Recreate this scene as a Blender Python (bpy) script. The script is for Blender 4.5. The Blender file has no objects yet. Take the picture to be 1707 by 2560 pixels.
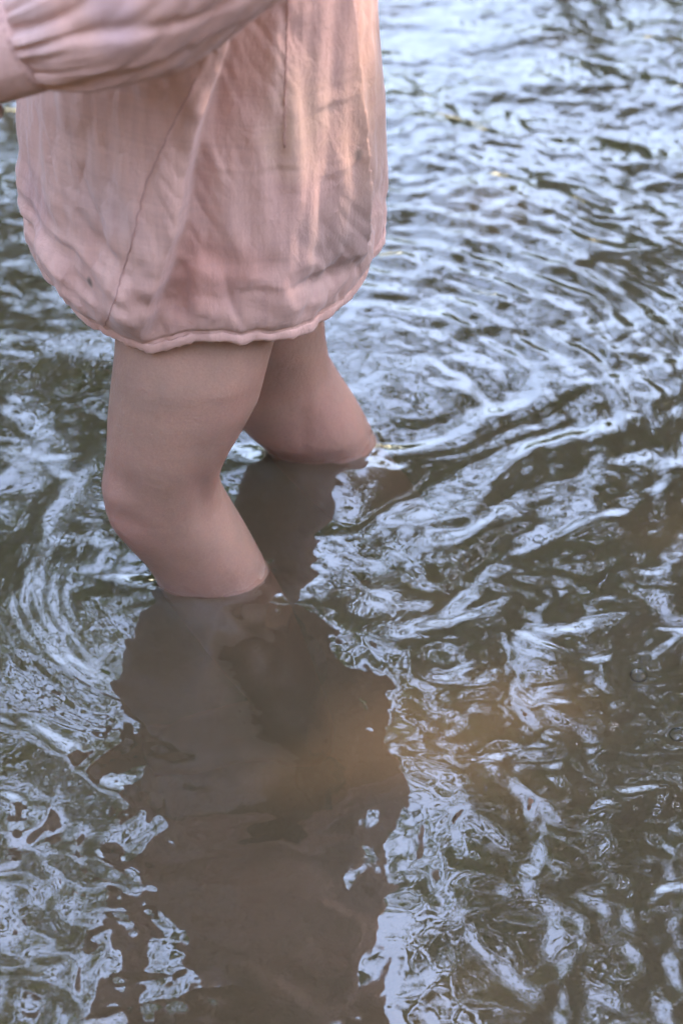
import bpy, math, random
import numpy as np
from mathutils import Vector

# ------------------------------------------------------------------ camera, sky, sun, exposure
S = bpy.context.scene
S.render.engine = 'CYCLES'
cam = bpy.data.cameras.new('camera')
cam_o = bpy.data.objects.new('camera', cam)
S.collection.objects.link(cam_o)
cam.sensor_fit = 'VERTICAL'
cam.sensor_height = 36.0
cam.lens = 60.0
cam.clip_start = 0.02
cam.clip_end = 600.0
cam_o.location = (0.0, -0.873, 0.853)
cam_o.rotation_euler = (math.radians(90 - 42), 0, 0)
cam.dof.use_dof = True
cam.dof.focus_distance = 1.09
cam.dof.aperture_fstop = 6.0
S.camera = cam_o

SUN_EL, SUN_AZ = 48.0, 68.0          # azimuth measured from +Y towards +X
sun_dir = Vector((math.sin(math.radians(SUN_AZ)) * math.cos(math.radians(SUN_EL)),
                  math.cos(math.radians(SUN_AZ)) * math.cos(math.radians(SUN_EL)),
                  math.sin(math.radians(SUN_EL))))
world = bpy.data.worlds.new('World')
S.world = world
world.use_nodes = True
wn = world.node_tree
wn.nodes.clear()
sky = wn.nodes.new('ShaderNodeTexSky')
sky.sky_type = 'NISHITA'
sky.sun_disc = False
sky.sun_elevation = math.radians(SUN_EL)
sky.sun_rotation = math.radians(SUN_AZ)
sky.air_density = 1.15
sky.dust_density = 0.55
sky.ozone_density = 1.5
bg = wn.nodes.new('ShaderNodeBackground')
bg.inputs[1].default_value = 0.15
wo = wn.nodes.new('ShaderNodeOutputWorld')
wn.links.new(sky.outputs[0], bg.inputs[0])
wn.links.new(bg.outputs[0], wo.inputs[0])

sun = bpy.data.lights.new('sun', 'SUN')
sun.energy = 0.7
sun.angle = math.radians(0.8)
sun.color = (1.0, 0.92, 0.88)
sun_o = bpy.data.objects.new('sun', sun)
S.collection.objects.link(sun_o)
sun_o.rotation_euler = (-sun_dir).to_track_quat('-Z', 'Y').to_euler()

S.view_settings.view_transform = 'Standard'
S.view_settings.look = 'None'
S.view_settings.gamma = 1.0
S.view_settings.exposure = 3.95
S.view_settings.use_white_balance = True
S.view_settings.white_balance_temperature = 7900
S.view_settings.white_balance_tint = 18
S.view_settings.use_curve_mapping = False
S.cycles.use_denoising = True
S.cycles.denoising_input_passes = 'RGB_ALBEDO_NORMAL'
S.cycles.adaptive_threshold = .025
S.cycles.max_bounces = 5
S.cycles.diffuse_bounces = 2
S.cycles.glossy_bounces = 3
S.cycles.transmission_bounces = 4
S.cycles.transparent_max_bounces = 12
S.cycles.volume_bounces = 3
S.cycles.sample_clamp_indirect = 6.0
S.cycles.caustics_reflective = False
S.cycles.caustics_refractive = False

# ------------------------------------------------------------------ helpers
COL = S.collection


def link(name, data, parent=None):
    o = bpy.data.objects.new(name, data)
    COL.objects.link(o)
    if parent is not None:
        o.parent = parent
    return o


def tag(o, label=None, cat=None, group=None, kind=None):
    if label: o['label'] = label
    if cat: o['category'] = cat
    if group: o['group'] = group
    if kind: o['kind'] = kind
    return o


def np_mesh(name, V, Q, smooth=True, mat=None):
    """mesh from a vertex array and a list of face arrays (each n x k)"""
    me = bpy.data.meshes.new(name)
    V = np.asarray(V, dtype=np.float32)
    me.vertices.add(len(V))
    me.vertices.foreach_set('co', V.ravel())
    if not isinstance(Q, (list, tuple)):
        Q = [Q]
    Q = [np.asarray(q, dtype=np.int32) for q in Q if len(q)]
    loops = np.concatenate([q.ravel() for q in Q])
    tot = np.concatenate([np.full(len(q), q.shape[1], np.int32) for q in Q])
    start = np.concatenate([[0], np.cumsum(tot)[:-1]]).astype(np.int32)
    me.loops.add(len(loops))
    me.loops.foreach_set('vertex_index', loops)
    me.polygons.add(len(tot))
    me.polygons.foreach_set('loop_start', start)
    me.polygons.foreach_set('loop_total', tot)
    me.polygons.foreach_set('use_smooth', np.full(len(tot), smooth))
    me.update(calc_edges=True)
    if mat: me.materials.append(mat)
    return me


def grid_faces(nu, nv, wrap_u=False, off=0):
    i = np.arange(nu if wrap_u else nu - 1)
    j = np.arange(nv - 1)
    I, J = np.meshgrid(i, j)
    I2 = (I + 1) % nu
    return np.stack([J * nu + I, J * nu + I2, (J + 1) * nu + I2, (J + 1) * nu + I], -1).reshape(-1, 4) + off


_rng = np.random.default_rng(7)
_P = _rng.permutation(4096)
_A = _rng.random(4096) * 2 * np.pi
_GX, _GY = np.cos(_A), np.sin(_A)


def pnoise(x, y, seed=0):
    """vectorised 2-D gradient noise, about -0.7..0.7, unit cell 1"""
    x = np.asarray(x, float); y = np.asarray(y, float)
    xi = np.floor(x).astype(int); yi = np.floor(y).astype(int)
    fx = x - xi; fy = y - yi
    u = fx * fx * fx * (fx * (fx * 6 - 15) + 10); v = fy * fy * fy * (fy * (fy * 6 - 15) + 10)

    def g(ix, iy, dx, dy):
        h = _P[(_P[(ix + seed * 131) & 4095] + iy) & 4095]
        return _GX[h] * dx + _GY[h] * dy
    a = g(xi, yi, fx, fy); b = g(xi + 1, yi, fx - 1, fy)
    c = g(xi, yi + 1, fx, fy - 1); d = g(xi + 1, yi + 1, fx - 1, fy - 1)
    return (a + (b - a) * u) * (1 - v) + (c + (d - c) * u) * v


def sstep(a, b, x):
    t = np.clip((x - a) / (b - a), 0, 1)
    return t * t * (3 - 2 * t)


class MB:
    """collects simple lofts into one mesh"""
    def __init__(self):
        self.V = []; self.Q = []; self.T = []; self.n = 0

    def rings(self, R, cap=True):
        """R: array (nrings, nseg, 3)"""
        R = np.asarray(R, float)
        nr, ns, _ = R.shape
        self.V.append(R.reshape(-1, 3))
        self.Q.append(grid_faces(ns, nr, True, self.n))
        if cap:
            c0 = R[0].mean(0); c1 = R[-1].mean(0)
            self.V.append(np.array([c0, c1]))
            a = self.n + nr * ns
            i = np.arange(ns); i2 = (i + 1) % ns
            self.T.append(np.stack([np.full(ns, a), i2 + self.n, i + self.n], -1))
            b = self.n + (nr - 1) * ns
            self.T.append(np.stack([np.full(ns, a + 1), i + b, i2 + b], -1))
            self.n += 2
        self.n += nr * ns

    def slices(self, L, ns=28):
        """horizontal slices (z, cx, cy, rx, ry)"""
        t = np.arange(ns) / ns * 2 * np.pi
        L = sorted(L)
        c, q = np.cos(t), np.sin(t)
        c, q = np.sign(c) * np.abs(c) ** .86, np.sign(q) * np.abs(q) ** .86
        self.rings([np.stack([s[1] + s[3] * c, s[2] + s[4] * q, np.full(ns, s[0])], -1) for s in L])

    def tube(self, P, rad, ns=10, flat=None, sub=1):
        P = np.asarray(P, float)
        rad = np.broadcast_to(np.asarray(rad, float), (len(P),)).copy()
        if sub > 1:
            P, rad = spline(P, rad, sub)
        T = np.gradient(P, axis=0); T /= np.linalg.norm(T, axis=1, keepdims=True) + 1e-9
        ref = np.array([0, 0, 1.0]) if abs(T[0][2]) < .9 else np.array([0, 1.0, 0])
        R = []
        t = np.arange(ns) / ns * 2 * np.pi
        u = np.cross(T[0], ref); u /= np.linalg.norm(u)
        for k in range(len(P)):
            u = u - T[k] * (u @ T[k]); u /= np.linalg.norm(u)
            w = np.cross(T[k], u)
            f = 1 if flat is None else flat
            R.append(P[k] + rad[k] * (np.cos(t)[:, None] * u + f * np.sin(t)[:, None] * w))
        self.rings(R)

    def ball(self, c, r, ns=16):
        c = np.asarray(c, float); r = np.broadcast_to(np.asarray(r, float), (3,))
        ph = np.linspace(-np.pi / 2 + .06, np.pi / 2 - .06, ns // 2 + 2)
        t = np.arange(ns) / ns * 2 * np.pi
        self.rings([c + r * np.stack([np.cos(p) * np.cos(t), np.cos(p) * np.sin(t), np.full(ns, np.sin(p))], -1) for p in ph])

    def build(self, name, mat=None, smooth=True):
        return np_mesh(name, np.concatenate(self.V), [np.concatenate(self.Q)] + ([np.concatenate(self.T)] if self.T else []), smooth, mat)


def spline(P, rad, sub):
    P = np.asarray(P, float)
    n = len(P)
    t = np.linspace(0, n - 1, (n - 1) * sub + 1)
    k = np.clip(t.astype(int), 0, n - 2); f = (t - k)[:, None]
    p0 = P[np.maximum(k - 1, 0)]; p1 = P[k]; p2 = P[k + 1]; p3 = P[np.minimum(k + 2, n - 1)]
    Q = .5 * (2 * p1 + (p2 - p0) * f + (2 * p0 - 5 * p1 + 4 * p2 - p3) * f ** 2 + (3 * p1 - p0 - 3 * p2 + p3) * f ** 3)
    if rad is None:
        return Q
    return Q, np.interp(t, np.arange(n), rad)


# ------------------------------------------------------------------ materials
class NT:
    def __init__(self, name):
        self.m = bpy.data.materials.new(name)
        self.m.use_nodes = True
        self.t = self.m.node_tree
        self.t.nodes.clear()
        self.out = self.n('OutputMaterial')

    def n(self, typ, **kw):
        nd = self.t.nodes.new('ShaderNode' + typ)
        for k, v in kw.items():
            if k.startswith('i_'):
                key = k[2:]
                nd.inputs[int(key) if key.isdigit() else key.replace('_', ' ')].default_value = v
            else:
                setattr(nd, k, v)
        return nd

    def l(self, a, b):
        self.t.links.new(a, b)

    def coord(self, scale=(1, 1, 1)):
        g = self.n('TexCoord'); mp = self.n('Mapping'); mp.inputs['Scale'].default_value = scale
        self.l(g.outputs['Object'], mp.inputs[0])
        return mp.outputs[0]

    def noise(self, scale, detail=3, rough=.5, vec=None, dist=0):
        nd = self.n('TexNoise'); nd.inputs['Scale'].default_value = scale; nd.inputs['Detail'].default_value = detail
        nd.inputs['Roughness'].default_value = rough; nd.inputs['Distortion'].default_value = dist
        self.l(vec if vec is not None else self.coord(), nd.inputs['Vector'])
        return nd.outputs[0]

    def ramp(self, fac, stops):
        r = self.n('ValToRGB')
        el = r.color_ramp.elements
        while len(el) < len(stops): el.new(.5)
        for e, (p, c) in zip(el, stops):
            e.position = p; e.color = (*c, 1) if len(c) == 3 else c
        self.l(fac, r.inputs[0])
        return r.outputs[0]

    def mix(self, fac, a, b, typ='MIX'):
        x = self.n('MixRGB', blend_type=typ)
        for i, v in ((0, fac), (1, a), (2, b)):
            if hasattr(v, 'is_linked'): self.l(v, x.inputs[i])
            else: x.inputs[i].default_value = v if i == 0 else (*v, 1)
        return x.outputs[0]

    def math(self, op, a, b=None, c=None, clamp=False):
        x = self.n('Math', operation=op, use_clamp=clamp)
        for i, v in enumerate((a, b, c)):
            if v is None: continue
            if hasattr(v, 'is_linked'): self.l(v, x.inputs[i])
            else: x.inputs[i].default_value = v
        return x.outputs[0]

    def blob(self, c, r, soft=.5, squash=(1, 1, 1), warp=0.0):
        """a stain: 1 inside a ball round c, 0 outside, in object space"""
        g = self.n('TexCoord')
        v = g.outputs['Object']
        if warp:
            nz = self.n('TexNoise'); nz.inputs['Scale'].default_value = 22; nz.inputs['Detail'].default_value = 4
            self.l(v, nz.inputs['Vector'])
            sc = self.n('VectorMath', operation='MULTIPLY_ADD'); sc.inputs[1].default_value = (warp,) * 3
            self.l(nz.outputs[1], sc.inputs[0]); self.l(v, sc.inputs[2])
            c = tuple(x + warp * .5 for x in c)
            v = sc.outputs[0]
        s = self.n('VectorMath', operation='SUBTRACT'); s.inputs[1].default_value = c
        self.l(v, s.inputs[0])
        m = self.n('VectorMath', operation='MULTIPLY'); m.inputs[1].default_value = squash
        self.l(s.outputs[0], m.inputs[0])
        ln = self.n('VectorMath', operation='LENGTH'); self.l(m.outputs[0], ln.inputs[0])
        mr = self.n('MapRange', interpolation_type='SMOOTHSTEP')
        mr.inputs['From Min'].default_value = r; mr.inputs['From Max'].default_value = r * (1 - soft)
        self.l(ln.outputs['Value'], mr.inputs['Value'])
        return mr.outputs[0]

    def bump(self, h, strength, dist, normal=None):
        b = self.n('Bump'); b.inputs['Strength'].default_value = strength; b.inputs['Distance'].default_value = dist
        self.l(h, b.inputs['Height'])
        if normal is not None: self.l(normal, b.inputs['Normal'])
        return b.outputs[0]

    def pbsdf(self, color, rough=.6, normal=None, **kw):
        p = self.n('BsdfPrincipled')
        if hasattr(color, 'is_linked'): self.l(color, p.inputs['Base Color'])
        else: p.inputs['Base Color'].default_value = (*color, 1)
        p.inputs['Roughness'].default_value = rough
        for k, v in kw.items(): p.inputs[k.replace('_', ' ')].default_value = v
        if normal is not None: self.l(normal, p.inputs['Normal'])
        return p.outputs[0]

    def done(self, sh):
        self.l(sh, self.out.inputs[0])
        return self.m


def mat_skin():
    t = NT('skin')
    c = t.mix(t.ramp(t.noise(28, 4, .6), [(.35, (0, 0, 0)), (.7, (1, 1, 1))]), (.325, .178, .124), (.41, .210, .143))
    c = t.mix(t.math('MULTIPLY', t.blob((-.15, -.01, .085), .055, .9), .55), c, (.40, .175, .130))
    c = t.mix(t.math('MULTIPLY', t.blob((-.09, -.03, .02), .06, .9), .35), c, (.40, .195, .145))
    c = t.mix(t.math('MULTIPLY', t.blob((-.02, .12, .03), .05, .9), .35), c, (.40, .185, .135))
    c = t.mix(t.math('MULTIPLY', t.ramp(t.noise(210, 2, .5), [(.55, (0, 0, 0)), (.75, (1, 1, 1))]), .12), c, (0.296, 0.148, 0.126))
    nb = t.bump(t.noise(520, 3, .6), .28, .001)
    nb = t.bump(t.noise(70, 4, .6), .22, .004, nb)
    c = t.mix(t.math('MULTIPLY', t.ramp(t.noise(11, 3, .55), [(.46, (0, 0, 0)), (.66, (1, 1, 1))]), .45), c, (.41, .185, .140))
    c = t.mix(t.math('MULTIPLY', t.ramp(t.noise(48, 4, .7), [(.56, (0, 0, 0)), (.70, (1, 1, 1))]), .22), c, (.25, .135, .105))
    c = t.mix(t.math('MULTIPLY', t.ramp(t.noise(620, 3, .7), [(.40, (1, 1, 1)), (.60, (0, 0, 0))]), .22), c, (.22, .115, .090))
    # wet band just above the water; skin under water loses its shine (water and skin are optically close)
    g = t.n('TexCoord'); sx = t.n('SeparateXYZ'); t.l(g.outputs['Object'], sx.inputs[0])
    zz = t.math('ADD', sx.outputs[2], t.math('MULTIPLY', t.math('SUBTRACT', t.noise(45, 2, .5), .5), .022))
    wet = t.n('MapRange'); wet.inputs['From Min'].default_value = .034; wet.inputs['From Max'].default_value = .006
    t.l(zz, wet.inputs['Value'])
    air = t.n('MapRange'); air.inputs['From Min'].default_value = -.002; air.inputs['From Max'].default_value = .003
    t.l(sx.outputs[2], air.inputs['Value'])
    c = t.mix(t.math('MULTIPLY', wet.outputs[0], .28), c, (.26, .125, .095))
    p = t.pbsdf(c, .46, nb, Subsurface_Weight=.16, Subsurface_Scale=.005).node
    t.l(t.math('SUBTRACT', .46, t.math('MULTIPLY', wet.outputs[0], .26)), p.inputs['Roughness'])
    t.l(t.math('MULTIPLY', air.outputs[0], t.math('ADD', .40, t.math('MULTIPLY', wet.outputs[0], .3))), p.inputs['Specular IOR Level'])
    return t.done(p.outputs[0])


def mat_cloth():
    t = NT('muslin')
    g = t.n('TexCoord').outputs['Object']
    c = t.mix(t.ramp(t.noise(9, 5, .6), [(.3, (0, 0, 0)), (.72, (1, 1, 1))]), (.68, .368, .292), (.77, .445, .355))
    # washed-in orange water stains, greyish wet marks
    for p, r, w, col, a, sq in [
        ((-.075, -.05, .285), .05, .05, (.62, .28, .21), .75, (1, .6, 1.1)),
        ((-.05, -.05, .262), .06, .05, (.66, .37, .29), .55, (.8, .6, 2.0)),
        ((-.183, 0, .31), .022, .03, (.59, .30, .27), .55, (1.4, .4, .7)),
        ((-.024, -.04, .385), .04, .06, (.66, .40, .27), .7, (1.5, .5, .7)),
        ((.02, 0, .36), .075, .06, (.49, .29, .195), .75, (1.6, .5, .6)),
        ((.005, -.02, .30), .05, .05, (.39, .26, .22), .6, (1.2, .5, .9)),
        ((-.13, -.05, .255), .05, .05, (.66, .39, .31), .5, (.9, .5, 1.8)),
        ((-.14, -.05, .345), .03, .07, (.54, .37, .34), .35, (1, .5, .7)),
    ]:
        c = t.mix(t.math('MULTIPLY', t.blob(p, r, .8, sq, w), a), c, col)
    c = t.mix(t.math('MULTIPLY', t.blob((-.087, .06, .238), .16, .8, (1, 1, 4.2), .05), .55), c, (.74, .41, .305))
    for p, r, w, col, a, sq in [((-.126, -.13, .500), .030, .02, (.64, .33, .24), .6, (2.8, .3, .8)), ((-.086, -.13, .510), .030, .02, (.64, .34, .25), .5, (2.4, .3, .8)),
                               ((-.105, -.12, .495), .030, .03, (.50, .33, .34), .45, (1.6, .3, 1.0)), ((-.150, -.12, .485), .025, .03, (.54, .40, .38), .35, (1.4, .3, 1.0))]:
        c = t.mix(t.math('MULTIPLY', t.blob(p, r, .8, sq, w), a), c, col)
    for p, r, col, sq in [((-.148, -.035, .28), .0042, (.10, .09, .07), (1.8, .35, .8)),
                          ((.009, -.005, .352), .0055, (.13, .11, .08), (1.3, .3, .8)),
                          ((-.074, -.05, .361), .0022, (.33, .28, .62), (1, .3, 1)),
                          ((-.135, -.05, .372), .0020, (.38, .22, .12), (1, .3, 1)),
                          ((-.02, -.04, .31), .0018, (.32, .2, .16), (1, .3, 1))]:
        c = t.mix(t.math('MULTIPLY', t.blob(p, r, .8, sq, .006), .85), c, col)
    # slubs of the gauze: vertical and horizontal thread streaks
    vs = t.noise(1, 3, .6, t.coord((190, 190, 8)))
    hs = t.noise(1, 3, .6, t.coord((12, 12, 300)))
    st = t.math('ADD', t.math('MULTIPLY', vs, .6), t.math('MULTIPLY', hs, .4))
    c = t.mix(t.math('MULTIPLY', t.ramp(st, [(.38, (1, 1, 1)), (.56, (0, 0, 0))]), .32), c, (.48, .26, .225))
    # crinkle + weave relief
    cr = t.noise(105, 4, .62, t.coord((1.0, 1.0, .6)), .5)
    we = t.noise(1, 2, .5, t.coord((900, 900, 700)))
    nb = t.bump(cr, .65, .0020)
    nb = t.bump(st, .75, .0010, nb)
    nb = t.bump(we, .35, .0006, nb)
    d = t.pbsdf(c, .92, nb, Specular_IOR_Level=.12, Sheen_Weight=.25, Sheen_Roughness=.5)
    tr = t.n('BsdfTranslucent')
    t.l(t.mix(.45, c, (.80, .50, .34)), tr.inputs[0]); t.l(nb, tr.inputs['Normal'])
    mx = t.n('MixShader', i_0=.17)
    t.l(d, mx.inputs[1]); t.l(tr.outputs[0], mx.inputs[2])
    return t.done(mx.outputs[0])


def mat_binding():
    t = NT('binding')
    c = t.mix(t.noise(40, 4, .6), (.52, .285, .225), (.60, .345, .28))
    nb = t.bump(t.noise(1, 3, .6, t.coord((420, 420, 160))), .6, .0012)
    return t.done(t.pbsdf(c, .93, nb, Specular_IOR_Level=.1, Sheen_Weight=.3))


def mat_simple(name, a, b, scale=20, rough=.7, bump=0, bscale=60, **kw):
    t = NT(name)
    c = t.mix(t.ramp(t.noise(scale, 5, .6), [(.3, (0, 0, 0)), (.7, (1, 1, 1))]), a, b)
    nb = t.bump(t.noise(bscale, 5, .6), .6, bump) if bump else None
    return t.done(t.pbsdf(c, rough, nb, **kw))


def mat_leaf():
    t = NT('leaf')
    c = t.mix(t.noise(3, 3, .6), (.035, .075, .018), (.075, .12, .028))
    d = t.pbsdf(c, .5, None, Specular_IOR_Level=.4)
    tr = t.n('BsdfTranslucent'); tr.inputs[0].default_value = (.10, .17, .03, 1)
    mx = t.n('MixShader', i_0=.35)
    t.l(d, mx.inputs[1]); t.l(tr.outputs[0], mx.inputs[2])
    return t.done(mx.outputs[0])


WATER_IOR = 1.95


def mat_water():
    t = NT('stream_water')
    nb = t.bump(t.noise(60, 1, .4, t.coord((1, 1, 1)), .4), .06, .0035)
    fr = t.n('Fresnel', i_IOR=WATER_IOR)
    t.l(nb, fr.inputs['Normal'])
    geo = t.n('NewGeometry')
    fac = t.math('MULTIPLY', fr.outputs[0], t.math('SUBTRACT', 1.0, geo.outputs['Backfacing']))
    gl = t.n('BsdfGlossy'); gl.inputs['Roughness'].default_value = .008
    t.l(nb, gl.inputs['Normal'])
    tr0 = t.n('BsdfTransparent')
    silt = t.n('BsdfDiffuse')                       # suspended silt just under the skin of the water
    t.l(t.mix(t.ramp(t.noise(7, 4, .6), [(.35, (0, 0, 0)), (.7, (1, 1, 1))]), (.100, .068, .038), (.116, .080, .048)), silt.inputs[0])
    tr = t.n('MixShader', i_0=.5)
    t.l(tr0.outputs[0], tr.inputs[1]); t.l(silt.outputs[0], tr.inputs[2])
    mx = t.n('MixShader')
    t.l(fac, mx.inputs[0]); t.l(tr.outputs[0], mx.inputs[1]); t.l(gl.outputs[0], mx.inputs[2])
    v = t.n('VolumeAbsorption')
    v.inputs['Color'].default_value = (.50, .40, .30, 1)
    v.inputs['Density'].default_value = 26.0
    t.l(v.outputs[0], t.out.inputs['Volume'])
    return t.done(mx.outputs[0])


def mat_bubble():
    t = NT('bubble_film')
    fr = t.n('Fresnel', i_IOR=1.22)
    gl = t.n('BsdfGlossy'); gl.inputs['Roughness'].default_value = .01
    tr = t.n('BsdfTransparent'); mx = t.n('MixShader')
    t.l(fr.outputs[0], mx.inputs[0]); t.l(tr.outputs[0], mx.inputs[1]); t.l(gl.outputs[0], mx.inputs[2])
    return t.done(mx.outputs[0])


SKIN = mat_skin(); CLOTH = mat_cloth(); BIND = mat_binding()
THREAD = mat_simple('thread', (.44, .22, .18), (.54, .29, .24), 80, .9)
HAIR = mat_simple('hair', (.05, .028, .016), (.11, .06, .03), 90, .45, .002, 240)
SHORT = mat_simple('shorts_cotton', (.30, .26, .26), (.36, .32, .31), 60, .9)
EYE = mat_simple('eye', (.02, .012, .008), (.03, .02, .012), 5, .15)
LIP = mat_simple('lip', (.45, .17, .15), (.50, .20, .17), 40, .5)
BARK = mat_simple('bark', (.045, .035, .027), (.13, .105, .08), 14, .9, .02, 30)
LEAF = mat_leaf()
SOIL = mat_simple('bank_soil', (.045, .04, .022), (.12, .10, .055), 2.2, .95, .03, 12)
WATER = mat_water(); BUBBLE = mat_bubble()

# ------------------------------------------------------------------ ground: stream bed, banks and an added unseen hill
BED = -0.195


def axis(spans):
    """coordinates from (start, end, step) spans"""
    out = []
    for a, b, s in spans:
        out.append(np.arange(a, b - s * .5, s))
    out.append([spans[-1][1]])
    return np.concatenate(out)


def geo_axis(lo, hi, step, far, grow=1.25):
    c = list(np.arange(lo, hi + step / 2, step))
    s = step; a = lo; left = []
    while a > -far:
        s *= grow; a -= s; left.append(a)
    s = step; b = c[-1]; right = []
    while b < far:
        s *= grow; b += s; right.append(b)
    return np.array(left[::-1] + c + right)


def ground_height(x, y):
    wob = .45 * pnoise(y * .25, 3.3, 3)
    d = np.maximum(np.abs(x + wob) - 2.0 - .06 * np.clip(y, 0, 40), 0)
    d = np.maximum(d, np.maximum(-4.0 - y, 0))
    d = np.maximum(d, np.maximum(y - 30.0, 0))
    z = BED + .95 * sstep(0, 2.2, d) + .05 * np.clip(d, 0, 60) * .5
    z = z + 3.6 * sstep(0, 3.6, -2.2 - y) + 1.4 * sstep(2.2, 5.0, np.abs(x)) * sstep(9, 0, y)  # unseen hill added behind the camera, side banks raised, to cut low skylight
    z = z + .10 * pnoise(x * .6, y * .6, 5) * sstep(0, 1.5, d) + .025 * pnoise(x * 3, y * 3, 6) * (.25 + sstep(0, 1, d))
    return z


gx = geo_axis(-6, 6, .15, 320); gy = geo_axis(-9, 38, .2, 320)
GX, GY = np.meshgrid(gx, gy)
GZ = ground_height(GX, GY)
near = np.exp(-((GX / .9) ** 2 + (GY / .9) ** 2))
GZ = GZ * (1 - near) + BED * near
ground = link('ground', np_mesh('ground', np.stack([GX, GY, GZ], -1).reshape(-1, 3), grid_faces(len(gx), len(gy)), True, SOIL))
tag(ground, kind='structure')

# ------------------------------------------------------------------ water
LEG1 = (-.090, .004, .041, .031)      # waterline ellipses: cx, cy, rx, ry
LEG2 = (-.013, .150, .043, .032)


def water_height(x, y):
    h = np.zeros_like(x)
    # domain warp shared by the small chop
    wx = .020 * pnoise(x * 9, y * 9, 11) + .008 * pnoise(x * 26, y * 26, 12)
    wy = .020 * pnoise(x * 9, y * 9, 13) + .008 * pnoise(x * 26, y * 26, 14)
    X, Y = x + wx, y + wy
    r1 = np.hypot(x - LEG1[0], y - LEG1[1]); a1 = np.arctan2(y - LEG1[1], x - LEG1[0])
    r2 = np.hypot(x - LEG2[0], y - LEG2[1]); a2 = np.arctan2(y - LEG2[1], x - LEG2[0])
    far = sstep(.15, .75, y)
    # calm lee in front of the person, where the body mirrors
    calm = np.exp(-((x + .02) / .15) ** 2 - ((y + .20) / .18) ** 2)
    # patches of stronger and weaker chop
    patch = .62 + .75 * pnoise(x * 5.5 + 3, y * 5.5, 15) + .35 * pnoise(x * 14, y * 14, 16)
    patch = np.clip(patch, .26, 1.5)
    # long swell
    h += (.0040 + .0045 * far) * pnoise(x * 6.0, y * 5.0, 21) + .0035 * far * pnoise(X * 11, Y * 13, 26) + .0028 * pnoise(X * 12, Y * 13, 22) * (1 - .15 * calm)
    # chop
    amp = (.58 + .95 * far) * patch * (1 - .48 * calm)
    h += amp * (.00200 * pnoise(X * 26, Y * 30, 23) + (.00085 + .00035 * far) * pnoise(X * 55, Y * 64, 24)
                + (.00016 + .00034 * far) * pnoise(X * 115, Y * 130, 25))
    # arcs of ripples running round the person, over a band to the right and behind
    ang = np.clip(np.cos(a2 - .95), 0, 1) ** .7
    ring = np.sin((r2 + .012 * pnoise(x * 16, y * 16, 31) + .006 * pnoise(x * 40, y * 40, 32)) * 2 * np.pi / .026)
    h += .00105 * ring * ang * np.exp(-((r2 - .30) / .14) ** 2) * np.clip(.6 + 1.2 * pnoise(x * 20, y * 20, 33), 0, 1.3)
    # fine bow ripples spreading to the left of the front leg
    ang = np.clip(np.cos(a1 - (-2.55)), 0, 1) ** 1.5
    ring = np.sin((r1 * 1.0 + .006 * pnoise(x * 22, y * 22, 34)) * 2 * np.pi / .0095)
    h += .00012 * ring * ang * np.exp(-((r1 - .13) / .065) ** 2) * np.clip(.7 + pnoise(x * 25, y * 25, 35), 0, 1.3)
    # bow wave ridges, left and below the front leg
    for R, w, A in ((.145, .010, .0014), (.205, .013, .0022), (.262, .012, .0016)):
        rr = r1 + .03 * pnoise(x * 8, y * 8, 36) + .010 * pnoise(x * 24, y * 24, 37)
        h += A * np.exp(-((rr - R) / w) ** 2) * sstep(.1, .8, np.cos(a1 + 2.75))
    # wake: long ridges trailing to the right and away
    ca, sa = math.cos(.62), math.sin(.62)
    u = (x * ca + y * sa); v = (-x * sa + y * ca)
    vw = v + .034 * pnoise(u * 8, v * 10, 41) + .012 * pnoise(u * 22, v * 28, 42)
    m = sstep(.0, .09, x + .35 * y) * np.exp(-((v + .01) / .13) ** 2) * (1 - calm)
    h += m * (.0050 * pnoise(u * 4.6, vw * 17, 43) + .0020 * pnoise(u * 9, vw * 42, 44) + .0004 * pnoise(u * 16, vw * 95, 45))
    # curling turbulence, lower right and lower left
    tm = sstep(.02, .12, x) * sstep(.06, -.06, y) + sstep(-.06, -.14, x) * sstep(-.10, -.2, y)
    X2 = x + .018 * pnoise(X * 22, Y * 22, 51); Y2 = y + .018 * pnoise(X * 22, Y * 22, 52)
    h += tm * (.0023 * pnoise(X2 * 31, Y2 * 34, 53) + .0010 * pnoise(X2 * 68, Y2 * 72, 54))
    # eddies
    for ex, ey, er, d in ((.067, -.082, .016, .0006), (-.03, .075, .022, .0006)):
        r = np.hypot(x - ex, y - ey)
        h -= d * np.exp(-(r / er) ** 2) - .32 * d * np.cos(r / er * 5.2) * np.exp(-((r - er * 1.3) / (er * .8)) ** 2)
    # the skin climbs a little where the legs come out
    for (cx, cy, rx, ry), r in ((LEG1, r1), (LEG2, r2)):
        q = np.hypot((x - cx) / rx, (y - cy) / ry)
        dd = np.maximum(q - 1, 0) * (rx + ry) / 2
        front = np.clip((cy - y) / ry, 0, 1.2)
        h = h * (1 - .75 * np.exp(-dd / .012)) + .0012 * np.exp(-dd / .003) + .0075 * front * np.exp(-(dd / .034) ** 2) * (1 + .35 * pnoise(x * 45, y * 45, 57))
        h += np.exp(-dd / .010) * (.0016 * pnoise(x * 90, y * 90, 55) + .0010 * pnoise(x * 190, y * 190, 56))
    fade = np.exp(-(np.maximum(np.hypot(x, y - .3) - 3, 0) / 6) ** 2)
    return h * (.35 + .65 * fade) + .0035


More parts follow.
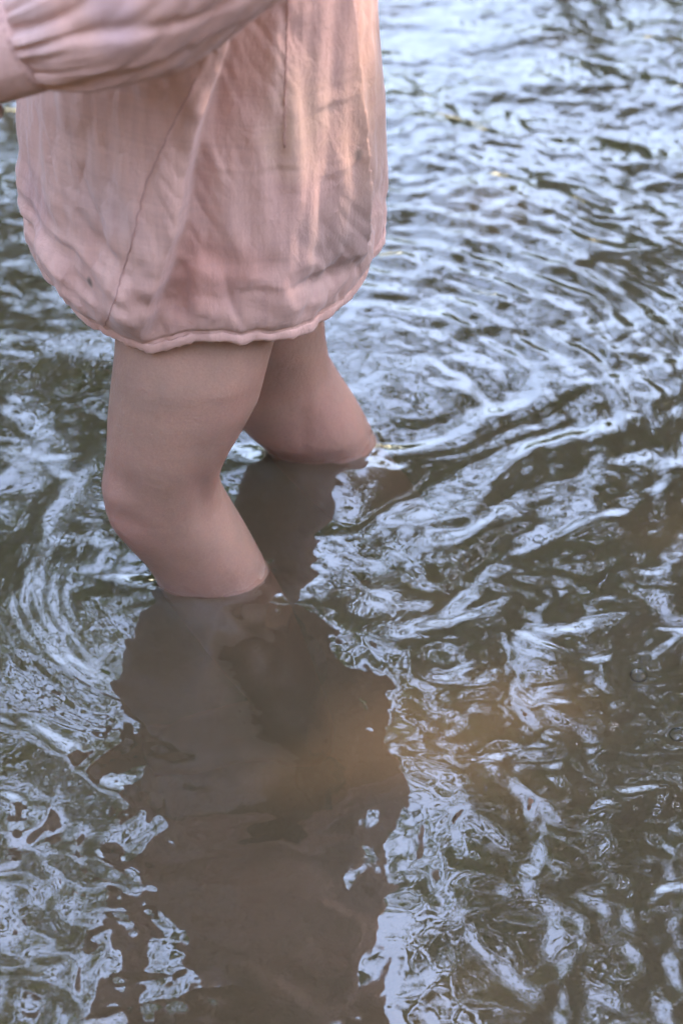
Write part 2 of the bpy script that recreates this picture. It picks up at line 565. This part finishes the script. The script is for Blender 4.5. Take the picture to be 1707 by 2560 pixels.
wx = geo_axis(-.46, .46, .0018, 5.6, 1.09); wx = wx[(wx > -5.8) & (wx < 5.8)]
lo = np.arange(-.42, 1.08, .0020)
up = [lo[-1]]; s = .002
while up[-1] < 36: s *= 1.045; up.append(up[-1] + min(s, .35))
dn = [lo[0]]; s = .002
while dn[-1] > -8: s *= 1.09; dn.append(dn[-1] - min(s, .35))
wy = np.concatenate([np.array(dn[1:][::-1]), lo, np.array(up[1:])])
WX, WY = np.meshgrid(wx, wy)
WZ = water_height(WX, WY)
nu, nv = len(wx), len(wy)
V = np.stack([WX, WY, WZ], -1).reshape(-1, 3)
idx = np.arange(nu * nv).reshape(nv, nu)
loop = np.concatenate([idx[0, :-1], idx[:-1, -1], idx[-1, :0:-1], idx[:0:-1, 0]])
low = V[loop].copy(); low[:, 2] = -.8
nl = len(loop); base = len(V)
V = np.concatenate([V, low, [[0, 10, -.8]]])
i = np.arange(nl); i2 = (i + 1) % nl
skirt = np.stack([loop[i2], loop[i], base + i, base + i2], -1)
fan = np.stack([base + i2, base + i, np.full(nl, base + nl)], -1)
water = link('water', np_mesh('water', V, [grid_faces(nu, nv), skirt, fan], True, WATER))
tag(water, kind='structure')

# ------------------------------------------------------------------ the wading person
person = link('person', None)
person.location = (-.05, .07, BED)
tag(person, 'person in a loose pink muslin dress wading knee-deep in the stream', 'person')


def child(name, me, parent=person):
    o = link(name, me, parent)
    # person has a location: keep mesh coordinates in world space
    o.matrix_parent_inverse = person.matrix_world.inverted() if parent is person else o.matrix_parent_inverse
    return o


bpy.context.view_layer.update()
b = MB()
# near leg, bent at the knee, shin running back into the water
b.slices([(.34, -.078, .038, .060, .050), (.30, -.081, .032, .058, .049), (.25, -.086, .023, .054, .049),
          (.220, -.091, .014, .052, .049), (.200, -.095, .008, .050, .049), (.172, -.101, .004, .049, .047),
          (.150, -.108, .002, .0455, .045), (.135, -.113, 0, .042, .043), (.116, -.118, 0, .0392, .041),
          (.097, -.122, 0, .0390, .040), (.081, -.121, 0, .0402, .039), (.065, -.116, 0, .0415, .037),
          (.049, -.109, .001, .0410, .035), (.032, -.101, .002, .0395, .033), (.015, -.095, .003, .0392, .032),
          (-.002, -.090, .004, .0405, .031), (-.04, -.074, .004, .039, .030), (-.08, -.057, 0, .033, .030),
          (-.11, -.045, 0, .028, .026), (-.135, -.037, 0, .026, .024), (-.16, -.033, 0, .027, .023), (-.184, -.032, 0, .024, .020)])
# far leg, a step behind
b.slices([(.34, -.085, .100, .060, .058), (.28, -.080, .110, .056, .055), (.20, -.068, .125, .050, .049),
          (.15, -.060, .135, .047, .046), (.107, -.053, .142, .0415, .043), (.083, -.051, .145, .0425, .041),
          (.063, -.046, .146, .047, .040), (.042, -.036, .147, .048, .039), (.029, -.028, .147, .046, .038),
          (.012, -.019, .149, .0435, .033), (-.006, -.011, .150, .043, .032), (-.04, .012, .150, .042, .031),
          (-.08, .042, .150, .036, .030), (-.11, .064, .150, .030, .026), (-.135, .082, .150, .026, .023), (-.15, .09, .15, .022, .02)])
# feet
for P, R, (tx, ty, tz) in (([(-.025, 0, -.172), (-.055, 0, -.160), (-.09, -.002, -.166), (-.12, -.004, -.176), (-.138, -.004, -.181)], [.020, .026, .024, .024, .016], (-.132, -.004, -.184)),
                           ([(.098, .15, -.138), (.078, .15, -.148), (.05, .149, -.162), (.02, .148, -.176), (.004, .148, -.180)], [.019, .025, .023, .024, .016], (.008, .148, -.184))):
    b.tube(P, R, 16, .9, 3)
    for k, (dy, ln, r) in enumerate(((.018, .026, .0078), (.006, .025, .006), (-.004, .022, .0056), (-.013, .018, .0053), (-.021, .014, .005))):
        b.tube([(tx + .012, ty + dy * .8, tz + .004), (tx - ln * .5, ty + dy, tz + .003), (tx - ln, ty + dy, tz)], [r, r, r * .75], 10, None, 3)
# trunk, neck
b.slices([(.27, -.082, .068, .058, .075), (.30, -.083, .067, .068, .085), (.36, -.082, .066, .070, .094), (.42, -.080, .066, .066, .092),
          (.48, -.079, .066, .063, .086), (.54, -.078, .066, .066, .094), (.60, -.077, .066, .064, .104), (.635, -.077, .066, .052, .098),
          (.655, -.079, .066, .038, .060), (.672, -.083, .066, .031, .034), (.70, -.090, .066, .029, .030), (.73, -.098, .066, .031, .032)], 32)
# head, bowed towards the hands; faces -X
HC = np.array([-.112, .066, .795])
b.slices([(.700, -.135, .066, .022, .020), (.712, -.136, .066, .036, .034), (.730, -.128, .066, .056, .048), (.755, -.120, .066, .070, .060),
          (.785, -.114, .066, .080, .067), (.815, -.110, .066, .085, .070), (.845, -.108, .066, .083, .068), (.872, -.106, .066, .070, .058),
          (.892, -.104, .066, .048, .040), (.900, -.104, .066, .024, .020)], 28)
b.ball((-.176, .066, .752), (.018, .016, .014)); b.tube([(-.186, .066, .795), (-.197, .066, .775), (-.203, .066, .763), (-.19, .066, .756)], [.006, .008, .009, .007], 10, None, 3)
for s in (-1, 1):
    b.ball((-.168, .066 + s * .036, .765), (.024, .024, .022))
    b.tube([(-.112, .066 + s * .066, .80), (-.100, .066 + s * .076, .795), (-.098, .066 + s * .074, .775), (-.108, .066 + s * .066, .765)], [.006, .009, .008, .006], 10, .5, 3)
b.ball((-.146, -.012, .100), (.012, .020, .020))
# arms: the near one bent, forearm reaching forward; the far one mirrors it
for s in (-1, 1):
    yo = .066
    A = [(-.077, yo + s * .085, .632), (-.062, yo + s * .125, .590), (-.034, yo + s * .150, .548), (-.050, yo + s * .158, .518),
         (-.100, yo + s * .161, .493), (-.155, yo + s * .161, .470), (-.184, yo + s * .158, .462)]
    b.tube(A, [.030, .029, .026, .025, .024, .019, .017], 16, None, 4)
    w = np.array([-.184, yo + s * .158, .462])
    b.tube([w, w + (-.018, 0, -.004), w + (-.040, 0, -.009), w + (-.052, 0, -.012)], [.016, .020, .021, .017], 14, .55, 3)
    for k, (dz, ln, r) in enumerate(((.013, .036, .0062), (.005, .041, .0064), (-.004, .038, .0062), (-.012, .030, .0056))):
        q = w + (-.044, 0, -.010 + dz)
        b.tube([q, q + (-ln * .45, -s * .004, -.002), q + (-ln * .8, -s * .014, -.010), q + (-ln * .85, -s * .026, -.017)], [r, r, r * .92, r * .75], 10, None, 3)
    q = w + (-.006, 0, -.010)
    if s < 0:
        b.tube([q, q + (.003, -.002, -.010), q + (.010, -.005, -.020), q + (.0175, -.006, -.029)], [.008, .0085, .0076, .0058], 10, None, 3)
    else:
        b.tube([q, q + (-.008, -s * .004, -.012), q + (-.018, -s * .009, -.020), q + (-.030, -s * .012, -.022)], [.008, .0085, .0078, .006], 10, None, 3)
me = b.build('body_raw')
tmp = link('body_raw', me)
md = tmp.modifiers.new('r', 'REMESH'); md.mode = 'VOXEL'; md.voxel_size = .0030
md = tmp.modifiers.new('s', 'SMOOTH'); md.factor = .5; md.iterations = 7
dg = bpy.context.evaluated_depsgraph_get()
body_me = bpy.data.meshes.new_from_object(tmp.evaluated_get(dg))
bpy.data.objects.remove(tmp)
body_me.name = 'body'
# anatomy of the knees: kneecap, hollows beside it, tendons and the crease behind
nvt = len(body_me.vertices)
bco = np.empty(nvt * 3, np.float32); body_me.vertices.foreach_get('co', bco); bco = bco.reshape(-1, 3).astype(float)
bno = np.empty(nvt * 3, np.float32); body_me.vertices.foreach_get('normal', bno); bno = bno.reshape(-1, 3).astype(float)
dsp = np.zeros(nvt)
for kx, ky, kz in ((0, 0, 0), (.064, .146, -.056)):
    for (cx, cy, cz), (sx_, sy_, sz_), a in (((-.156, -.016, .104), (.016, .016, .013), .0016), ((-.143, -.036, .090), (.010, .012, .010), -.0022),
                                             ((-.146, -.034, .122), (.010, .012, .011), -.0016), ((-.150, -.018, .074), (.008, .014, .008), .0012),
                                             ((-.112, -.040, .118), (.010, .012, .030), .0012), ((-.092, -.030, .112), (.006, .012, .026), -.0020),
                                             ((-.086, -.022, .118), (.0035, .010, .030), .0020), ((-.098, -.034, .030), (.012, .010, .030), .0010)):
        d = (bco - (cx + kx, cy + ky, cz + kz)) / (sx_, sy_, sz_)
        dsp += a * np.exp(-(d ** 2).sum(1))
    cz = .086 + kz - .35 * (bco[:, 0] + .095 - kx)
    dsp -= .0007 * np.exp(-((bco[:, 2] - cz) / .0022) ** 2 - ((bco[:, 0] - kx + .088) / .016) ** 2 - ((bco[:, 1] - ky + .02) / .024) ** 2)
body_me.vertices.foreach_set('co', (bco + bno * dsp[:, None]).astype(np.float32).ravel())
body_me.update()
body_me.materials.clear(); body_me.materials.append(SKIN)
body_me.polygons.foreach_set('use_smooth', np.ones(len(body_me.polygons), bool))
body = child('body', body_me)
for s in (-1, 1):
    e = MB(); e.ball((-.185, .066 + s * .027, .797), (.009, .011, .009)); child('eye', e.build('eye', EYE))
e = MB(); e.tube([(-.1935, .048, .743), (-.1965, .066, .741), (-.1935, .084, .743)], [.003, .0045, .003], 10, None, 4); child('mouth', e.build('mouth', LIP))
# hair: bob, strands laid over the scalp
hb = MB(); rr = random.Random(4)
for k in range(420):
    a = rr.uniform(-2.35, 2.35)                     # 0 = back of the head
    st = np.array([-.104 + rr.uniform(-.02, .02), .066 + rr.uniform(-.012, .012), .903])
    ln = rr.uniform(.86, 1.0)
    pts = []
    for q in np.linspace(0, 1, 7):
        el = math.pi / 2 - q * ln * 2.05
        rx, ry, rz = .092, .078, .104
        z = .800 + rz * math.sin(el)
        rad = max(math.cos(el), 0) if el > 0 else 1 - .10 * (-el)
        pts.append((-.106 + rx * rad * math.cos(a) + rr.uniform(-.002, .002), .066 + ry * rad * math.sin(a) + rr.uniform(-.002, .002), z))
    hb.tube([tuple(st)] + pts[1:], [.004, .0075, .0075, .007, .006, .005, .002], 5)
hair = child('hair', hb.build('hair', HAIR))

# shorts under the dress
t = np.arange(40) / 40 * 2 * np.pi
sb = MB()
sb.rings([np.stack([cx + rx * np.cos(t), cy + ry * np.sin(t), np.full(40, z)], -1) for z, cx, cy, rx, ry in
          ((.295, -.082, .066, .074, .088), (.31, -.083, .066, .077, .094), (.36, -.082, .066, .077, .1015), (.42, -.080, .066, .069, .094))], False)
child('shorts', sb.build('shorts', SHORT))

# ---- dress: a loose muslin sack, hanging free of the legs
NU, NV = 900, 330
DCX, DCY = -.087, .065
zs = np.array([.235, .26, .30, .35, .40, .45, .52, .58, .62, .645, .662])
dcx = np.interp(zs, zs, [-.088, -.088, -.087, -.086, -.085, -.084, -.082, -.079, -.078, -.079, -.081])
drx = np.array([.1155, .1175, .1165, .1135, .1080, .1035, .0970, .0900, .0800, .0640, .0440])
dry = np.array([.1090, .1110, .1120, .1110, .1100, .1090, .1090, .1120, .1150, .0980, .0520])
HEM = np.array([(-200, .256), (-180, .256), (-160, .252), (-158, .247), (-142, .244), (-126, .234), (-116, .232), (-110, .2295), (-104, .233), (-96, .241),
                (-87, .243), (-77, .240), (-65, .237), (-53, .235), (-44, .237), (-34, .242), (-26, .250), (-17, .256), (0, .258), (40, .25), (90, .235), (130, .243), (160, .256)])
ph = np.arange(NU) / NU * 360 - 200.0
hem_z = np.interp(ph, HEM[:, 0], HEM[:, 1]) + .0040 * pnoise(ph * .06, 0 * ph, 83) + .0022 * pnoise(ph * .2, 0 * ph, 84)
v = np.linspace(0, 1, NV) ** 1.15
PH = np.radians(ph)[None, :] * np.ones((NV, 1))
Z = hem_z[None, :] + (.662 - hem_z[None, :]) * v[:, None]
CX = np.interp(Z, zs, dcx) + .0055; RX = np.interp(Z, zs, drx) - .0055; RY = np.interp(Z, zs, dry)
X0 = CX + RX * np.cos(PH); Y0 = DCY + RY * np.sin(PH)
NX = np.cos(PH) / RX; NY = np.sin(PH) / RY
nn = np.hypot(NX, NY); NX /= nn; NY /= nn
nearside = sstep(.25, -.25, np.sin(PH))


def curve(pts):
    p = np.array(sorted([(z, x) for x, z in pts]))
    return lambda z: np.interp(z, p[:, 0], p[:, 1])


pl1 = curve([(-.050, .475), (-.061, .437), (-.068, .418), (-.079, .387), (-.085, .361), (-.090, .335), (-.100, .303), (-.119, .245), (-.123, .230)])
pl2 = curve([(-.004, .60), (-.001, .445), (.002, .414), (.004, .378), (.006, .349), (.007, .319), (.010, .283), (.012, .24)])
sm1 = curve([(-.079, .418), (-.093, .390), (-.107, .360), (-.114, .336), (-.121, .312), (-.132, .279), (-.143, .247), (-.147, .235), (-.06, .46)])
sm2 = curve([(-.026, .60), (-.028, .455), (-.029, .433), (-.030, .411), (-.031, .388), (-.0315, .372)])


def dress_disp(x, z, p):
    D = np.zeros_like(x)
    hz = np.clip((z - .235) / .2, 0, 1)
    # big overlapping fold in front
    s = x - pl1(z) + .0015 * pnoise(z * 60, 0 * z, 61)
    k = sstep(.225, .27, z) * sstep(.52, .44, z)
    edge = .0160 * k
    D += np.where(s < 0, edge * np.exp(s / .11) * (1 - .30 * np.exp(s / .005)), .70 * edge * np.exp(-(s / .0024) ** 2))
    D -= .0062 * k * np.where(s > 0, np.exp(-((s - .009) / .013) ** 2), 0)
    D -= .003 * k * np.exp(-((s + .055) / .022) ** 2)
    # tuck at the back
    s = x - pl2(z) + .001 * pnoise(z * 50, 0 * z, 62)
    k = sstep(.265, .30, z)
    D += .0120 * k * np.where(s < 0, np.exp(s / .018), np.exp(-(s / .0014) ** 2)) - .009 * k * np.where(s > 0, np.exp(-((s - .008) / .012) ** 2), 0)
    # welt of the side seams
    s = x - sm1(z); D += .0004 * np.exp(-(s / .0025) ** 2) - .0004 * np.exp(-((s - .0035) / .0018) ** 2)
    s = x - sm2(z); D += (.0013 * np.exp(-((s - .001) / .0035) ** 2) - .0004 * np.exp(-((s + .004) / .002) ** 2)) * sstep(.36, .385, z)
    # soft vertical drape
    D += .0060 * pnoise(p * 2.6, z * 4.0, 63) + .0042 * pnoise(p * 6 + z * 9, z * 6, 64) + .0020 * pnoise(p * 11 - z * 14, z * 12, 68)
    # tension creases: diagonal and level, ridged
    for (fu, fv, sh, a, sd) in ((5, 16, .6, .0022, 65), (7, 26, -.5, .0014, 66), (9, 30, 1.2, .0009, 67)):
        n = pnoise(p * fu * .6 + sh * z * 20 + .6 * pnoise(p * 5, z * 14, sd + 20), z * fv + sh * p * 4, sd)
        patch = np.clip(.15 + 1.7 * pnoise(p * 2.2, z * 9, sd + 40), 0, 1)
        D -= a * np.exp(-(n / .17) ** 2) * patch
    # crumples above the hem, bottom front
    w = np.exp(-((x + .165) / .045) ** 2 - ((z - .285) / .035) ** 2)
    D += w * (.0120 * pnoise(x * 34 + z * 26, z * 38, 71) + .0050 * pnoise(x * 80, z * 90 + x * 40, 72))
    w = np.exp(-((z - .275) / .022) ** 2)
    D += w * (.0060 * pnoise(p * 3.2, z * 60 + p * 2.0, 73))
    # level crease lines
    for zz, x0, x1, a in ((.362, -.075, -.03, .0022), (.281, -.06, .0, .0026), (.30, -.16, -.12, .0022), (.385, -.03, .0, .002), (.392, -.03, -.004, .0022), (.345, -.03, .004, .0018)):
        c = zz + .004 * pnoise(x * 40, 0 * x + zz * 90, 74) + .12 * (x - x0) * (1 if a < .0022 else -.3)
        D += .32 * a * np.clip(.6 + 1.2 * pnoise(x * 70, z * 20, 75), 0, 1) * (np.exp(-((z - c) / .0030) ** 2) - .8 * np.exp(-((z - c + .004) / .0035) ** 2)) * sstep(x0 - .01, x0 + .005, x) * sstep(x1 + .01, x1 - .005, x)
    # rolls in at the hem
    return D


D = dress_disp(X0, Z, PH)
roll = np.exp(-((Z - hem_z[None, :]) / .010) ** 2)
D = D * (nearside * .85 + .15) - .004 * roll - .0011 * np.exp(-((Z - hem_z[None, :] - .0075) / .0011) ** 2) * (1 + .8 * pnoise(ph[None, :] * .8 + 0 * Z, Z * 0, 85))
D *= sstep(.655, .60, Z)
X = X0 + NX * D; Y = Y0 + NY * D
dress = child('dress', np_mesh('dress', np.stack([X, Y, Z], -1).reshape(-1, 3), grid_faces(NU, NV, True), True, CLOTH))


def sub(name, me):
    o = link(name, me, dress)
    o.matrix_parent_inverse = dress.matrix_world.inverted()
    return o


bpy.context.view_layer.update()
# bound hem: a rolled cord of cloth round the lower edge, uneven and slightly twisted
step = 3
P = np.stack([X[0], Y[0], Z[0]], -1)[::step]
n = len(P); tt = np.arange(14) / 14 * 2 * np.pi
lump = 1 + .55 * pnoise(np.arange(n) * .16, np.zeros(n), 81) + .55 * pnoise(np.arange(n) * .7, np.zeros(n), 82)
nrm = np.stack([NX[0], NY[0], np.zeros(NU)], -1)[::step]
rg = []
for k in range(n):
    r = .0019 * lump[k]
    rg.append(P[k] + np.array([0, 0, .002]) + nrm[k] * .0012 + r * (np.cos(tt)[:, None] * nrm[k] * .62 + np.sin(tt)[:, None] * np.array([0, 0, 1.75])))
rg.append(rg[0])
hb = MB(); hb.rings(rg, False)
sub('hem_binding', hb.build('hem_binding', CLOTH))


def on_dress(x, z):
    j = np.argmin(np.abs(X - x) + np.abs(Z - z) * 1.0 + (Y > DCY) * 9, axis=None)
    jj = np.unravel_index(j, X.shape)
    return np.array([X[jj], Y[jj], Z[jj]])


for nm, cv, z0, z1, dx in (('seam', sm1, .243, .425, 0.0), ('seam', sm2, .372, .47, .0)):
    m = MB()
    pts = [on_dress(cv(z) + dx, z) + (0, -.0004, 0) for z in np.linspace(z0, z1, 60)]
    m.tube(np.array(pts), [.00034 + .00012 * math.sin(k * 1.7) for k in range(60)], 6)
    sub(nm, m.build(nm, THREAD))
# collar
m = MB(); t = np.arange(48) / 48 * 2 * np.pi
m.rings([np.stack([-.081 + .045 * f * np.cos(t), .066 + .053 * f * np.sin(t), np.full(48, z)], -1) for z, f in ((.660, 1.02), (.668, 1.0), (.674, .92), (.668, .86), (.660, .88))], False)
sub('collar', m.build('collar', BIND))


# ---- sleeves: puffed, gathered into a cuff
def sleeve(s):
    yo = .066
    A = np.array([(-.079, yo + s * .080, .630), (-.062, yo + s * .125, .592), (-.030, yo + s * .152, .575), (-.032, yo + s * .162, .548),
                  (-.063, yo + s * .163, .518), (-.096, yo + s * .163, .4920), (-.129, yo + s * .162, .4780), (-.152, yo + s * .161, .4700)])
    R = np.array([.044, .045, .044, .043, .0425, .041, .036, .0285])
    C, R = spline(A, R, 26)
    n = len(C); ns = 220
    T = np.gradient(C, axis=0); T /= np.linalg.norm(T, axis=1, keepdims=True)
    u = np.cross(T[0], (0, 0, 1.0)); u /= np.linalg.norm(u)
    ta = np.arange(ns) / ns * 2 * np.pi
    L = np.concatenate([[0], np.cumsum(np.linalg.norm(np.diff(C, axis=0), axis=1))]); end = L[-1]
    rings = []
    for k in range(n):
        u = u - T[k] * (u @ T[k]); u /= np.linalg.norm(u); w = np.cross(T[k], u)
        d = end - L[k]
        g = np.exp(-d / .020) * (1 - .65 * np.exp(-d / .003))
        gather = g * (.0100 * pnoise(ta * 5.2, ta * 0 + d * 5, 91) + .0045 * pnoise(ta * 10.5, ta * 0 + d * 6, 92))
        gather += (1 - .6 * g) * (.0090 * pnoise(np.cos(ta) * 1.2 + 5 + d * 6, np.sin(ta) * 1.2 + d * 9, 93) - .0026 * np.exp(-(pnoise(np.cos(ta) * 1.3 + d * 10, np.sin(ta) * 1.5 - d * 12, 94) / .13) ** 2)
                                   - .0015 * np.exp(-(pnoise(np.cos(ta) * 2.0 - d * 10 + 9, np.sin(ta) * 2.0 + d * 8, 97) / .12) ** 2))
        sag = .006 * np.sin(np.pi * np.clip(d / .12, 0, 1)) * np.clip(-(np.sin(ta) * w[2] + np.cos(ta) * u[2]), 0, 1)
        r = R[k] + gather + sag
        if k == n - 1: r = r * .97
        rings.append(C[k] + r[:, None] * (np.cos(ta)[:, None] * u + np.sin(ta)[:, None] * w))
    m = MB(); m.rings(rings, False)
    sl = sub('sleeve', m.build('sleeve', CLOTH))
    # cuff band
    d = T[-1]
    rings = []
    for q, rr_ in ((-.0015, .0262), (-.001, .0285), (.001, .0297), (.004, .0300), (.012, .0298), (.021, .0300), (.026, .0296), (.0275, .028), (.026, .0262), (.012, .026)):
        rq = rr_ + .0009 * pnoise(ta * 3, ta * 0 + q * 60, 95)
        rings.append(C[-1] + d * q + rq[:, None] * (np.cos(ta)[:, None] * u + np.sin(ta)[:, None] * w))
    m = MB(); m.rings(rings, False)
    sub('cuff', m.build('cuff', CLOTH))
    m = MB()
    m.rings([C[-1] + d * q + (.0292 + e + .0004 * np.sin(ta * 40))[:, None] * (np.cos(ta)[:, None] * u + np.sin(ta)[:, None] * w) for q, e in ((.001, 0), (.0016, .0009), (.0022, 0))], False)
    sub('seam', m.build('seam', THREAD))


sleeve(-1); sleeve(1)

# ------------------------------------------------------------------ bubbles on the water
def wz(x, y):
    return float(water_height(np.array([[x]]), np.array([[y]]))[0, 0])


for x, y, r, lb in ((.1439, .0413, .0042, 'tiny clear bubble on the bright wake ridge right of the person'),
                    (.1272, .0531, .0033, 'smallest clear bubble, just left of another on the wake ridge'),
                    (.200, -.0921, .0060, 'largest clear bubble, near the right edge, halfway between the wake ridge and the lowest bubble'),
                    (.2185, -.1438, .0055, 'clear bubble at the right edge of the picture, lowest of the bubbles')):
    m = MB(); ta = np.arange(28) / 28 * 2 * np.pi
    rg = [np.stack([r * math.cos(e) * np.cos(ta), r * math.cos(e) * np.sin(ta), np.full(28, r * .82 * math.sin(e) - r * .12)], -1) for e in np.linspace(0, 1.52, 10)]
    m.rings(rg, False)
    o = link('bubble', m.build('bubble', BUBBLE)); o.location = (x, y, wz(x, y))
    tag(o, lb, 'bubble', 'bubbles floating on the stream')

# ------------------------------------------------------------------ trees along both banks, mirrored in the water
SD = np.array(sun_dir)
DAPPLES = [((-.045, .022, .37), .045), ((-.040, .018, .45), .045), ((.005, .155, .035), .01), ((.048, -.140, 0.0), .036), ((.12, .60, 0), .03)]


def tree(x, y, seed, hgt, crad, lean, label, nl=9000, leaf=.11, low=.35):
    r = np.random.default_rng(seed)
    z0 = float(ground_height(np.array([[x]]), np.array([[y]]))[0, 0]) - .08
    root = link('tree', None); root.location = (x, y, z0)
    tag(root, label, 'tree', 'trees along the stream banks')
    top = np.array([lean * .55, r.normal() * .3, hgt * .86])
    P = [np.array([0, 0, 0.0])]
    for k in range(1, 7):
        f = k / 6
        P.append(np.array([top[0] * f ** 1.4, top[1] * f, top[2] * f]) + r.normal(0, .06, 3) * (k < 6))
    P = np.array(P); R = hgt * np.array([.026, .019, .016, .0135, .010, .0065, .003])
    m = MB(); m.tube(P, R, 10, None, 3)
    ends = []
    for k in range(18):
        f = r.uniform(low, .97)
        base = np.array([np.interp(f, np.linspace(0, 1, 7), P[:, q]) for q in range(3)])
        a = r.uniform(0, 2 * np.pi)
        ln = crad * r.uniform(.55, 1.0) * (1 - .45 * max(f - .6, 0))
        dirv = np.array([math.cos(a) + .35 * np.sign(lean), math.sin(a), r.uniform(.1, .7)])
        dirv /= np.linalg.norm(dirv)
        q = [base]
        for j in range(1, 5):
            q.append(base + dirv * ln * j / 4 + np.array([0, 0, -.10 * ln * (j / 4) ** 2]) + r.normal(0, .04 * ln, 3))
        m.tube(q, hgt * np.array([.0075, .0058, .004, .0025, .0012]) * (1.2 - .6 * f), 6, None, 2)
        ends += [q[2], q[3], q[4], (q[3] + q[4]) / 2]
        for j in range(3):
            tip = q[r.integers(2, 5)] + r.normal(0, .28 * crad, 3) * (1, 1, .5)
            m.tube([q[2 + j % 2], (q[3] + tip) / 2, tip], hgt * np.array([.003, .002, .001]), 5)
            ends.append(tip)
    o = link('trunk', m.build('trunk', BARK), root)
    ends = np.array(ends)
    # leaf clumps round the twig ends
    c = ends[r.integers(0, len(ends), nl)] + r.normal(0, 1, (nl, 3)) * (.12 * crad, .12 * crad, .075 * crad)
    wpos = c + np.array([x, y, z0])
    keep = np.ones(nl, bool)
    for p, rad in DAPPLES:
        d = wpos - np.array(p); t = d @ SD
        keep &= ~((np.linalg.norm(d - t[:, None] * SD, axis=1) < rad + leaf * .22) & (t > 0))
    c = c[keep]; n = len(c)
    ax = r.normal(0, 1, (n, 3)); ax /= np.linalg.norm(ax, axis=1, keepdims=True)
    ax[:, 2] *= .6
    sd = np.cross(ax, r.normal(0, 1, (n, 3)) * (.6, .6, .6) + (0, 0, 1.0)); sd /= np.linalg.norm(sd, axis=1, keepdims=True) + 1e-9
    nm = np.cross(ax, sd)
    L = leaf * r.uniform(.7, 1.25, n)[:, None]
    V = np.stack([c - ax * L * .5, c + sd * L * .27 + nm * L * .05, c + ax * L * .5 - nm * L * .08, c - sd * L * .27 + nm * L * .05], 1).reshape(-1, 3)
    F = np.arange(4 * n).reshape(n, 4)
    link('crown', np_mesh('crown', V, np.concatenate([F[:, [0, 1, 2]], F[:, [0, 2, 3]]]), False, LEAF), root)


W_ = ['nearest', 'second', 'third', 'fourth', 'fifth', 'sixth', 'seventh']
TREES = []
for k, (x, y, h, c, ln, n) in enumerate(((3.2, 1.7, 6.4, 2.6, -2.2, 17000), (3.8, 5.4, 6.8, 2.6, -3.2, 17000), (5.0, 8.6, 6.6, 2.5, -.8, 20000),
                                         (3.7, 14.5, 6.5, 2.6, -.6, 15000), (6.4, 19.0, 6.8, 2.8, -.5, 12000), (6.0, 26.0, 6.8, 3.0, -.4, 6000))):
    TREES.append((x, y, 11 + k, h, c, ln, 'leafy tree overhanging the stream, %s along the right bank' % W_[k], n))
for k, (x, y, h, c, ln, n) in enumerate(((-3.4, 1.9, 6.4, 2.6, 1.9, 9000), (-3.9, 6.0, 6.8, 2.6, 2.3, 10000), (-4.9, 7.6, 6.6, 2.5, .8, 20000),
                                         (-3.5, 13.4, 6.5, 2.6, .6, 15000), (-6.4, 18.0, 6.8, 2.8, .5, 12000), (-6.0, 25.0, 6.8, 3.0, .4, 6000))):
    TREES.append((x, y, 31 + k, h, c, ln, 'leafy tree overhanging the stream, %s along the left bank' % W_[k], n))
TREES += [
    (-2.2, 32.5, 54, 11.0, 4.2, .4, 'tree at the far bend, left of the middle', 16000),
    (2.8, 33.5, 55, 10.0, 4.2, -.4, 'tree at the far bend, right of the middle', 16000),
]
for a in TREES:
    tree(a[0], a[1], a[2], a[3], a[4], a[5], a[6], a[7], .14 if abs(a[1]) < 10 else .22, .10)
